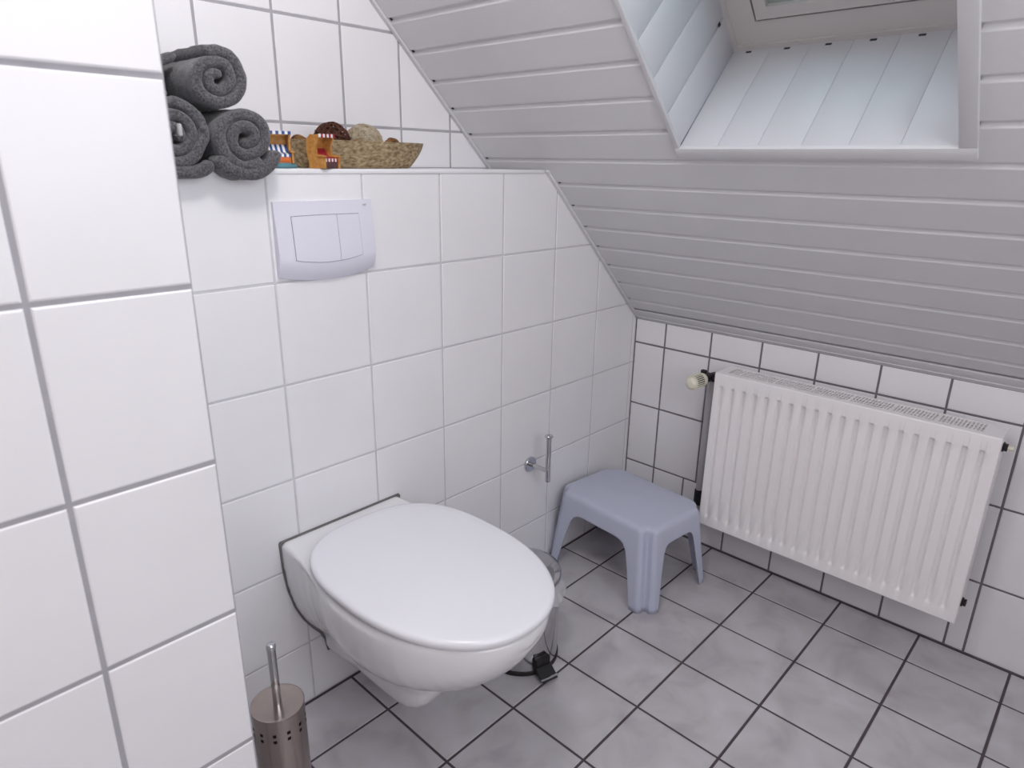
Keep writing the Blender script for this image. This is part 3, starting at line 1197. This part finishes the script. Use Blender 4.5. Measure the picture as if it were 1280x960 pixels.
zsamp = [RZ0, RZ0 + 0.028, RZ0 + 0.033, RZ0 + 0.038] + [RZ0 + 0.038 + (RZ1 - 0.041 - RZ0 - 0.038) * k / 6 for k in range(1, 6)] + [RZ1 - 0.041, RZ1 - 0.0385, RZ1 - 0.036, RZ1]


def recz(z):
    for a, b in ((RZ0 + 0.028, RZ0 + 0.038),):
        if z <= a:
            return 0.0
        if z < b:
            return (z - a) / (b - a)
    if z >= RZ1 - 0.036:
        return 0.0
    if z > RZ1 - 0.041:
        return (RZ1 - 0.036 - z) / 0.005
    return 1.0


G = [[bm.verts.new((RX + dpt * rec(y) * recz(z), y, z)) for y in ysamp] for z in zsamp]
for j in range(len(zsamp) - 1):
    for i in range(len(ysamp) - 1):
        bm.faces.new((G[j][i], G[j][i + 1], G[j + 1][i + 1], G[j + 1][i]))
b = G[0] + [G[j][-1] for j in range(1, len(zsamp))] + list(reversed(G[-1][:-1])) + [G[j][0] for j in range(len(zsamp) - 2, 0, -1)]
bk = [bm.verts.new((RX + 0.012, v.co.y, v.co.z)) for v in b]
for k in range(len(b)):
    bm.faces.new((b[k], b[(k + 1) % len(b)], bk[(k + 1) % len(b)], bk[k]))
fp = obj('front_panel', bm, M['rad'], rad, smooth=50)
bv = fp.modifiers.new('bevel', 'BEVEL')
bv.width = 0.0025
bv.segments = 2
bv.limit_method = 'ANGLE'
bv.angle_limit = radians(60)
bm = bmesh.new()
add_box(bm, (-0.052, RY0 + 0.006, RZ0 + 0.004), (-0.040, RY1 - 0.006, RZ1 - 0.012), 0.003)
obj('rear_panel', bm, M['rad'], rad, smooth=30)
bm = bmesh.new()                                         # zig-zag convector sheet between the panels
zz = []
n = 80
for k in range(n + 1):
    y = RY0 + 0.012 + (RY1 - RY0 - 0.024) * k / n
    zz.append((-0.0535 if k % 2 else -0.1165, y))
a = [bm.verts.new((x, y, RZ0 + 0.03)) for x, y in zz]
c_ = [bm.verts.new((x, y, RZ1 - 0.03)) for x, y in zz]
for k in range(n):
    bm.faces.new((a[k], a[k + 1], c_[k + 1], c_[k]))
obj('convector_fins', bm, M['rad_in'], rad)
for y0, y1 in ((RY1 - 0.0045, RY1 - 0.0015), (RY0 + 0.0015, RY0 + 0.0045)):
    bm = bmesh.new()
    add_box(bm, (RX + 0.0128, y0, RZ0 + 0.004), (-0.040, y1, RZ1 - 0.0065), 0.0008)
    obj('side_cover', bm, M['rad'], rad, smooth=30)
bm = bmesh.new()                                         # top grille
zt0, zt1 = RZ1 - 0.006, RZ1 - 0.0008
GX0, GX1, GX2, GX3 = RX + 0.0122, RX + 0.026, -0.048, -0.0385
GY0, GY1 = RY0 + 0.0012, RY1 - 0.0012
add_box(bm, (GX0, GY0, zt0), (GX1, GY1, zt1))
add_box(bm, (GX2, GY0, zt0), (GX3, GY1, zt1))
add_box(bm, (GX1, GY0, zt0), (GX2, GY0 + 0.040, zt1))
add_box(bm, (GX1, GY1 - 0.026, zt0), (GX2, GY1, zt1))
y = GY0 + 0.040
k = 0
while y < GY1 - 0.034:
    wd = 0.0080 if k % 12 == 11 else 0.0034
    y += 0.0042
    add_box(bm, (GX1, y, zt0), (GX2, y + wd, zt1 - 0.0003))
    for x in (-0.0885, -0.0680):
        add_box(bm, (x - 0.0011, y - 0.0042, zt0 + 0.0003), (x + 0.0011, y, zt1 - 0.0006))
    y += wd
    k += 1
obj('top_grille', bm, M['rad'], rad, smooth=30)
for yy in (-0.45, -0.92):
    bm = bmesh.new()
    add_box(bm, (-0.040, yy - 0.015, RZ0 + 0.05), (0.0, yy + 0.015, RZ1 - 0.05), 0.002)
    obj('wall_bracket', bm, M['rad_in'], rad)
bm = bmesh.new()                                         # supply pipe down the left side
add_tube(bm, [(-0.076, -0.318, 0.590), (-0.076, -0.318, 0.56), (-0.076, -0.318, 0.20), (-0.060, -0.322, 0.145), (-0.048, -0.322, 0.128), (-0.02, -0.322, 0.125), (0.0, -0.322, 0.125)], 0.0100, 16)
add_lathe(bm, [(0, 0), (0.0115, 0), (0.0115, 0.03), (0, 0.03)], 6, Matrix.Translation((-0.076, -0.318, 0.545)))
obj('supply_pipe', bm, M['pipe'], rad, smooth=40)['label'] = 'grey metal supply pipe'
bm = bmesh.new()
add_tube(bm, [(-0.076, -0.318, 0.200), (-0.062, -0.356, 0.200)], 0.010, 14)
add_lathe(bm, [(0, 0), (0.013, 0), (0.013, 0.05), (0, 0.05)], 6, Matrix.Translation((-0.076, -0.318, 0.176)))
obj('lower_union', bm, M['black'], rad, smooth=40)
bm = bmesh.new()                                         # black valve body
add_tube(bm, [(-0.078, -0.355, 0.590), (-0.078, -0.305, 0.590)], [0.0105, 0.0105], 18)
add_lathe(bm, [(0, -0.016), (0.013, -0.016), (0.0145, -0.006), (0.0145, 0.010), (0.011, 0.016), (0.0, 0.016)], 6, axis_matrix((-0.078, -0.330, 0.590), (0, 1, 0)))
add_tube(bm, [(-0.066, -0.322, 0.590), (-0.118, -0.312, 0.590)], 0.0125, 18)
add_box(bm, (-0.080, -0.300, 0.592), (-0.068, -0.282, 0.604), 0.003)
valve = obj('valve', bm, M['black'], rad, smooth=40)
bm = bmesh.new()                                         # ivory thermostatic head with ribs
d = Vector((-1, 0.14, -0.02)).normalized()
base = Vector((-0.116, -0.3125, 0.590))
A4 = axis_matrix(base, d)
add_lathe(bm, [(0, 0), (0.0155, 0), (0.0185, 0.004), (0.0205, 0.010), (0.0205, 0.016), (0.0195, 0.017), (0.0195, 0.052), (0.0175, 0.060), (0.0125, 0.0645), (0, 0.066)], 48, A4)
for k in range(22):
    a = 2 * pi * k / 22
    Rk = A4 @ Matrix.Rotation(a, 4, 'Z')
    add_box(bm, (0.0188, -0.0012, 0.018), (0.0218, 0.0012, 0.056), 0.0006, 1, 0, Rk)
head = obj('thermostat_head', bm, M['ivory'], valve, smooth=40)
head['label'] = 'ivory ribbed thermostat head'
bm = bmesh.new()
for k in range(22):
    a = 2 * pi * (k + 0.5) / 22
    Rk = A4 @ Matrix.Rotation(a, 4, 'Z')
    add_box(bm, (0.0190, -0.0012, 0.020), (0.01975, 0.0012, 0.050), 0, 1, 0, Rk)
add_lathe(bm, [(0.0206, 0.0105), (0.0209, 0.0115), (0.0206, 0.0125)], 20, A4, 0, radians(200), radians(330))
# (sub-part of a sub-part is avoided: the slots belong to the valve)
obj('head_slots', bm, M['hole'], valve)
for z, nm in ((0.590, 'vent_plug'), (0.185, 'blind_plug')):
    bm = bmesh.new()
    add_lathe(bm, [(0, 0), (0.0115, 0), (0.0115, 0.004), (0.009, 0.006), (0.009, 0.011), (0, 0.012)], 6 if z > 0.3 else 20, axis_matrix((-0.083, RY0 + 0.003, z), (0, -1, 0)))
    pg = obj(nm, bm, M['black'], rad, smooth=40)
    if z > 0.3:
        bm = bmesh.new()
        add_lathe(bm, [(0, 0.010), (0.0055, 0.010), (0.0055, 0.020), (0.004, 0.022), (0, 0.022)], 16, axis_matrix((-0.083, RY0 + 0.003, z), (0, -1, 0)))
        obj('vent_screw', bm, M['ivory'], pg, smooth=40)

# ------------------------------------------------------------------ rolled towels
def towel(name, label, cx, cz, r, y0, y1, turns, rot, seed, flap=0.0, label_piece=False, tilt=0.0, sq=1.0):
    """rolled terry towel, axis along y, the rolled end towards the room at y0"""
    root = thing(name, label, 'towel', (cx, (y0 + y1) / 2, cz - r), 0, 'rolled towels on the shelf')
    bm = bmesh.new()
    th = r / (turns + 0.35)                 # layer pitch
    r0 = th * 0.30
    N = int(turns * 52)
    inner, outer, cen = [], [], []
    for k in range(N + 1):
        a = 2 * pi * turns * k / N
        rc = r0 + th * (a / (2 * pi))
        rc *= 1 + 0.060 * sin(2 * a + seed) * min(1, k / 40) + 0.07 * noise.noise(Vector((cos(a) * 1.5, sin(a) * 1.5, seed)))
        hw_ = th * 0.505 * (1 if k > 3 else 0.35 + 0.2 * k)
        cen.append((a, rc, hw_))
    loop = []
    def P(a, rr):
        return (cx + rr * cos(a + rot), cz + sq * rr * sin(a + rot))
    def P2(k, off, y):
        a, rc, hw_ = cen[k]
        x, z = P(a, max(0.0005, rc + hw_ * off))
        return x, z
    tail = []
    ex = [(0.0, 0.25, 0.0), (0.0012, 0.62, 0.0), (0.0038, 0.88, 0.0), (0.008, 1.0, 0.0)]
    L = y1 - y0
    ny = 26
    stations = [(y0 + e0, s_) for e0, s_, _ in ex] + [(y0 + 0.008 + (L - 0.016) * k / ny, 1.0) for k in range(1, ny)] + \
               [(y1 - e0, s_) for e0, s_, _ in reversed(ex)]
    rings = []
    for (y, s_) in stations:
        ring = []
        for k in range(N + 1):
            a, rc, hw_ = cen[k]
            push = 0.006 * noise.noise(Vector((a * 0.35, seed, 0)))
            ring.append((k, 1, s_, y + push * (1 if y < (y0 + y1) / 2 else 0.3)))
        for k in range(N, -1, -1):
            a, rc, hw_ = cen[k]
            push = 0.006 * noise.noise(Vector((a * 0.35, seed, 0)))
            ring.append((k, -1, s_, y + push * (1 if y < (y0 + y1) / 2 else 0.3)))
        out = []
        for k, sd_, s__, yy in ring:
            x, z = P2(k, sd_ * s__, yy)
            d_ = Vector((x * 55, yy * 55, z * 55))
            n1 = noise.noise(d_) * 0.0016 + noise.noise(d_ * 5) * 0.0007 + noise.noise(d_ * 11) * 0.0004
            ang = atan2(z - cz, x - cx)
            f = 1 if sd_ > 0 else -1
            x += cos(ang) * n1 * f
            z += sin(ang) * n1 * f
            yy2 = yy + noise.noise(d_ * 4 + Vector((9, 3, 1))) * 0.0010
            x += tilt * (yy - y0)
            # rest on the support: flatten the underside
            zmin = cz - r * sq
            if z < zmin:
                z = zmin + (z - zmin) * 0.1
            out.append((x, yy2, z))
        rings.append(out)
    loft(bm, rings)
    o = obj('rolled_cloth', bm, M['towel'], root, smooth=True)
    return root


R1 = 0.0500
t1 = towel('rolled_towel', 'charcoal rolled towel on the shelf, right-hand one under the top roll', -1.274, SH + 0.0022 + R1 * 0.97, R1, -0.040, 0.165, 2.25, radians(-150), 1.3, sq=0.97)
t2 = towel('rolled_towel', 'charcoal rolled towel on the shelf, partly hidden behind the near tiled wall edge', -1.3845, SH + 0.0022 + R1 * 0.97, R1, -0.028, 0.172, 2.4, radians(-60), 4.1, sq=0.97)
t3 = towel('rolled_towel', 'charcoal rolled towel lying on top of the other two', -1.309, SH + 0.0022 + R1 * 0.97 + 0.0860, 0.0462, -0.034, 0.168, 2.2, radians(40), 2.2, sq=1.0)


def drape(root, pts, y0, y1, th, seed, name='cloth_fold'):
    """a hanging fold at the roll's mouth: closed section in xz extruded along y"""
    bm = bmesh.new()
    N = 14
    cen = []
    for k in range(N + 1):
        t = k / N * (len(pts) - 1)
        i = min(int(t), len(pts) - 2)
        f = t - i
        p0, p1, p2, p3 = pts[max(i - 1, 0)], pts[i], pts[i + 1], pts[min(i + 2, len(pts) - 1)]
        cen.append(tuple(0.5 * ((2 * b) + (-a + c) * f + (2 * a - 5 * b + 4 * c - d_) * f * f + (-a + 3 * b - 3 * c + d_) * f ** 3) for a, b, c, d_ in zip(p0, p1, p2, p3)))
    rings = []
    for y, s_ in [(y0, 0.3), (y0 + 0.002, 0.75), (y0 + 0.006, 1), (y0 + 0.015, 1), ((y0 + y1) / 2, 1), (y1 - 0.004, 1), (y1, 0.4)]:
        up, dn = [], []
        for k in range(N + 1):
            a = Vector(cen[max(k - 1, 0)])
            b = Vector(cen[min(k + 1, N)])
            tdir = (b - a).normalized()
            nn = Vector((-tdir.y, tdir.x))
            hh = th / 2 * s_ * (0.45 if k in (0, N) else 1)
            c = Vector(cen[k])
            nv = noise.noise(Vector((c.x * 60, y * 60, c.y * 60 + seed))) * 0.0015
            up.append((c.x + nn.x * (hh + nv), y, c.y + nn.y * (hh + nv)))
            dn.append((c.x - nn.x * (hh + nv), y, c.y - nn.y * (hh + nv)))
        rings.append(up + dn[::-1])
    loft(bm, rings)
    return obj(name, bm, M['towel'], root, smooth=True)


# loose outer layers that hang just over the shelf edge
zb = SH - 0.0005
drape(t1, [(-1.326, zb + 0.020), (-1.312, zb + 0.004), (-1.290, zb - 0.004), (-1.262, zb - 0.005), (-1.238, zb + 0.008), (-1.222, zb + 0.030)], -0.043, -0.0035, 0.021, 3)
drape(t1, [(-1.3255, zb + 0.006), (-1.311, zb - 0.007), (-1.294, zb - 0.013)], -0.040, -0.004, 0.009, 5)
drape(t2, [(-1.43, zb + 0.010), (-1.405, zb - 0.002), (-1.375, zb - 0.004), (-1.350, zb - 0.001), (-1.332, zb + 0.010)], -0.032, -0.0035, 0.020, 8)
# loose fold of the top roll towards the wall edge
drape(t3, [(-1.366, 1.268), (-1.382, 1.278), (-1.386, 1.297), (-1.370, 1.314), (-1.345, 1.326)], 0.030, 0.165, 0.014, 11)
bm = bmesh.new()
add_box(bm, (-1.381, -0.033, 1.203), (-1.374, -0.020, 1.222), 0.0028, 3)
obj('care_label', bm, M['towel_label'], t2, smooth=40)['label'] = 'pale grey label inside the roll'

# ------------------------------------------------------------------ boat-shaped bowl and fillings
ZS = SH + 0.0022
bm = bmesh.new()
BXA, BXB, BYC = -1.138, -0.802, 0.088


def hull(t, wall=0.0):
    """t along 0..1; returns (half width top, half width bottom, z bottom)"""
    s_ = max(0.0, 1 - abs(2 * t - 1) ** (3.0 if t > 0.5 else 6.0))
    wt = 0.054 * s_ ** 0.75 + 0.004
    wb = 0.036 * max(0.0, 1 - abs(2 * t - 1) ** 2.0) ** 0.9 + 0.001
    k = abs(2 * t - 1)
    k0 = 0.66 if t > 0.5 else 0.86
    zb = 0.0 if k < k0 else 0.044 * ((k - k0) / (1 - k0)) ** 1.25
    return wt, wb, zb


rings = []
NT = 36
for i in range(NT + 1):
    t = i / NT
    x = BXA + (BXB - BXA) * t
    wt, wb, zb_ = hull(t)
    H = 0.0525
    ring = []
    for k in range(9):
        u = k / 8
        ring.append((x, BYC - (wb + (wt - wb) * u ** 0.6), ZS + zb_ + (H - zb_) * u))
    thk = min(0.005, wt * 0.5)
    for k in range(8, -1, -1):
        u = k / 8
        zi = ZS + zb_ + 0.006 + (H - zb_ - 0.006) * u
        ring.append((x, BYC - max(0.0003, (wb + (wt - wb) * u ** 0.6) - thk), min(zi, ZS + H)))
    full = ring + [(p[0], 2 * BYC - p[1], p[2]) for p in reversed(ring)]
    rings.append(full)
vs = loft(bm, rings, True, True)
tag(obj('boat_shaped_bowl', bm, M['boat'], smooth=45), 'long rustic wooden boat-shaped bowl on the tiled shelf', 'bowl')


def rings_ball(name, label, c, R, n, mt, tube, seed, core=None):
    rnd = random.Random(seed)
    bm = bmesh.new()
    for i in range(n):
        ax = Vector((rnd.gauss(0, 1), rnd.gauss(0, 1), rnd.gauss(0, 1))).normalized()
        u = ax.orthogonal().normalized()
        v = ax.cross(u)
        off = rnd.uniform(-0.45, 0.45) * R
        rr = sqrt(R * R - off * off) * rnd.uniform(0.94, 1.0)
        ph = rnd.uniform(0, 6)
        pts = []
        for k in range(26):
            a = 2 * pi * k / 26
            wob = 1 + 0.03 * sin(3 * a + ph)
            pts.append(Vector(c) + ax * off + (u * cos(a) + v * sin(a)) * rr * wob)
        add_tube(bm, pts, tube * rnd.uniform(0.7, 1.2), 5, closed=True)
    if core:
        add_lathe(bm, [(0, -core)] + [(core * sin(pi * k / 14), -core * cos(pi * k / 14)) for k in range(1, 14)] + [(0, core)], 24, Matrix.Translation(Vector(c)))
    return tag(obj(name, bm, mt, smooth=True), label, 'decorative ball')


rings_ball('woven_ball', 'dark brown twig ball in the wooden boat bowl', (-1.034, 0.088, ZS + 0.0505), 0.0365, 46, M['twig'], 0.0011, 3, 0.028)
rings_ball('woven_ball', 'pale grey fibre ball in the wooden boat bowl', (-0.957, 0.088, ZS + 0.0465), 0.0400, 90, M['palefibre'], 0.0011, 5, 0.0375)


def pod(name, label, c, R, seed, group=None):
    rnd = random.Random(seed)
    bm = bmesh.new()
    for i in range(7):
        ax = Vector((rnd.gauss(0, 1), rnd.gauss(0, 1), rnd.gauss(0, 0.6))).normalized()
        u = ax.orthogonal().normalized()
        v = ax.cross(u)
        pts = []
        a0 = rnd.uniform(0, 6)
        for k in range(15):
            a = a0 + 4.2 * k / 14
            rr = R * (0.55 + 0.4 * k / 14)
            pts.append(Vector(c) + (u * cos(a) + v * sin(a)) * rr + ax * R * 0.4 * sin(a * 0.8))
        add_tube(bm, pts, [R * 0.22 * (0.6 + 0.4 * sin(pi * k / 14)) for k in range(15)], 6)
    return tag(obj(name, bm, mt_pod, smooth=True), label, 'dried decoration')


mt_pod = M['pod']
pod('dried_pod', 'small brown dried curl at the right end of the boat bowl', (-0.884, 0.088, ZS + 0.0470), 0.0170, 4)
pod('dried_pod', 'brown dried curl at the left end of the boat bowl', (-1.104, 0.088, ZS + 0.0425), 0.0195, 8)
pod('dried_pod', 'brown dried curl at the foot of the pale fibre ball', (-0.992, 0.062, ZS + 0.0430), 0.0130, 12)


# ------------------------------------------------------------------ miniature beach chairs
def beach_chair(label, loc, rz, W, H, stripe, seat_c, front_c, base_c, white_seat):
    root = thing('miniature_beach_chair', label, 'ornament', loc, rz, 'miniature beach chairs')
    def child(name, bm, mt, lab=None, parent=root, smooth=30):
        me = bpy.data.meshes.new(name)
        bmesh.ops.recalc_face_normals(bm, faces=bm.faces)
        bm.to_mesh(me)
        bm.free()
        o = link(name, me, mt, None, smooth)
        o.parent = parent
        if lab:
            o['label'] = lab
        return o
    D = W * 0.80
    z0 = 0.0
    if base_c:
        bm = bmesh.new()
        rings = []
        for sc, z in ((1.0, 0), (1.04, 0.003), (0.95, 0.007), (0.80, 0.0095)):
            rings.append([(sc * (W * 0.72) * cos(a) * (1 + 0.10 * sin(3 * a)), sc * (D * 0.80) * sin(a) * (1 + 0.08 * cos(4 * a)) - 0.003, z) for a in [2 * pi * k / 28 for k in range(28)]])
        loft(bm, rings)
        child('base', bm, base_c, smooth=True)
        z0 = 0.0085
    # side panels: curved hood silhouette, front towards -y
    side = [(-D * 0.62, 0), (-D * 0.62, H * 0.34), (-D * 0.50, H * 0.40), (-D * 0.12, H * 0.42), (-D * 0.12, H * 0.70), (-D * 0.34, H * 0.96), (-D * 0.30, H),
            (D * 0.22, H), (D * 0.46, H * 0.86), (D * 0.52, H * 0.55), (D * 0.42, H * 0.25), (D * 0.30, 0)]
    for sx in (-1, 1):
        bm = bmesh.new()
        x0, x1 = (sx * W / 2, sx * (W / 2 - 0.0035))
        a = [bm.verts.new((x0, y, z0 + z)) for y, z in side]
        b = [bm.verts.new((x1, y, z0 + z)) for y, z in side]
        bm.faces.new(a)
        bm.faces.new(b)
        for k in range(len(a)):
            bm.faces.new((a[k], a[(k + 1) % len(a)], b[(k + 1) % len(a)], b[k]))
        # armrest roll
        add_box(bm, (min(x0, x1) - 0.002, -D * 0.66, z0 + H * 0.33), (max(x0, x1) + 0.002, -D * 0.14, z0 + H * 0.38), 0.001)
        child('side_panel', bm, M['wicker'])
    bm = bmesh.new()
    add_box(bm, (-W / 2 + 0.003, D * 0.40, z0), (W / 2 - 0.003, D * 0.46, z0 + H * 0.93))
    child('back_panel', bm, M['wicker'])
    bm = bmesh.new()
    add_box(bm, (-W / 2 + 0.001, -D * 0.30, z0 + H * 0.955), (W / 2 - 0.001, D * 0.25, z0 + H * 1.0), 0.001)
    roof = child('hood_roof', bm, M['wicker'])
    bm = bmesh.new()
    n = 8
    for k in range(n):
        xa = -W / 2 + W * k / n
        xb = xa + W / n
        add_box(bm, (xa, -D * 0.35, z0 + H * 0.915), (xb, -D * 0.31, z0 + H * 1.02), 0, 1, k % 2)
    child('awning_fringe', bm, [M['white'], stripe], 'striped fringe', roof, False)
    bm = bmesh.new()                                   # sloping striped backrest and seat
    n = 8
    for k in range(n):
        xa = -W / 2 + 0.004 + (W - 0.008) * k / n
        xb = xa + (W - 0.008) / n
        pr = [(D * 0.30, H * 0.60), (D * 0.02, H * 0.36), (-D * 0.50, H * 0.30), (-D * 0.50, H * 0.25), (D * 0.05, H * 0.28), (D * 0.35, H * 0.56)]
        a = [bm.verts.new((xa, y, z0 + z)) for y, z in pr]
        b = [bm.verts.new((xb, y, z0 + z)) for y, z in pr]
        mi = (k % 2) if white_seat else 1
        bm.faces.new(a).material_index = mi
        bm.faces.new(b).material_index = mi
        for q in range(len(a)):
            bm.faces.new((a[q], a[(q + 1) % len(a)], b[(q + 1) % len(a)], b[q])).material_index = mi
        add_box(bm, (xa, -D * 0.56, z0 + H * 0.20), (xb, -D * 0.50, z0 + H * 0.30), 0, 1, k % 2)
    child('seat_cushion', bm, [M['white'], seat_c], None, root, False)
    bm = bmesh.new()
    add_box(bm, (-W / 2 + 0.004, -D * 0.54, z0), (W / 2 - 0.004, -D * 0.44, z0 + H * 0.21), 0.001)
    add_box(bm, (-W / 2 + 0.008, -D * 0.56, z0 + H * 0.05), (W / 2 - 0.008, -D * 0.53, z0 + H * 0.15), 0.0005)
    child('front_board', bm, front_c)
    return root


beach_chair('miniature beach chair with red seat, in front of the boat bowl', (-1.102, 0.016, ZS), radians(20), 0.046, 0.060, M['red'], M['red'], M['brown'], None, False)
beach_chair('miniature beach chair with blue and white stripes on a teal base, beside the towels', (-1.184, 0.030, ZS), radians(-14), 0.043, 0.054, M['blue'], M['blue'], M['orange'], M['teal'], True)
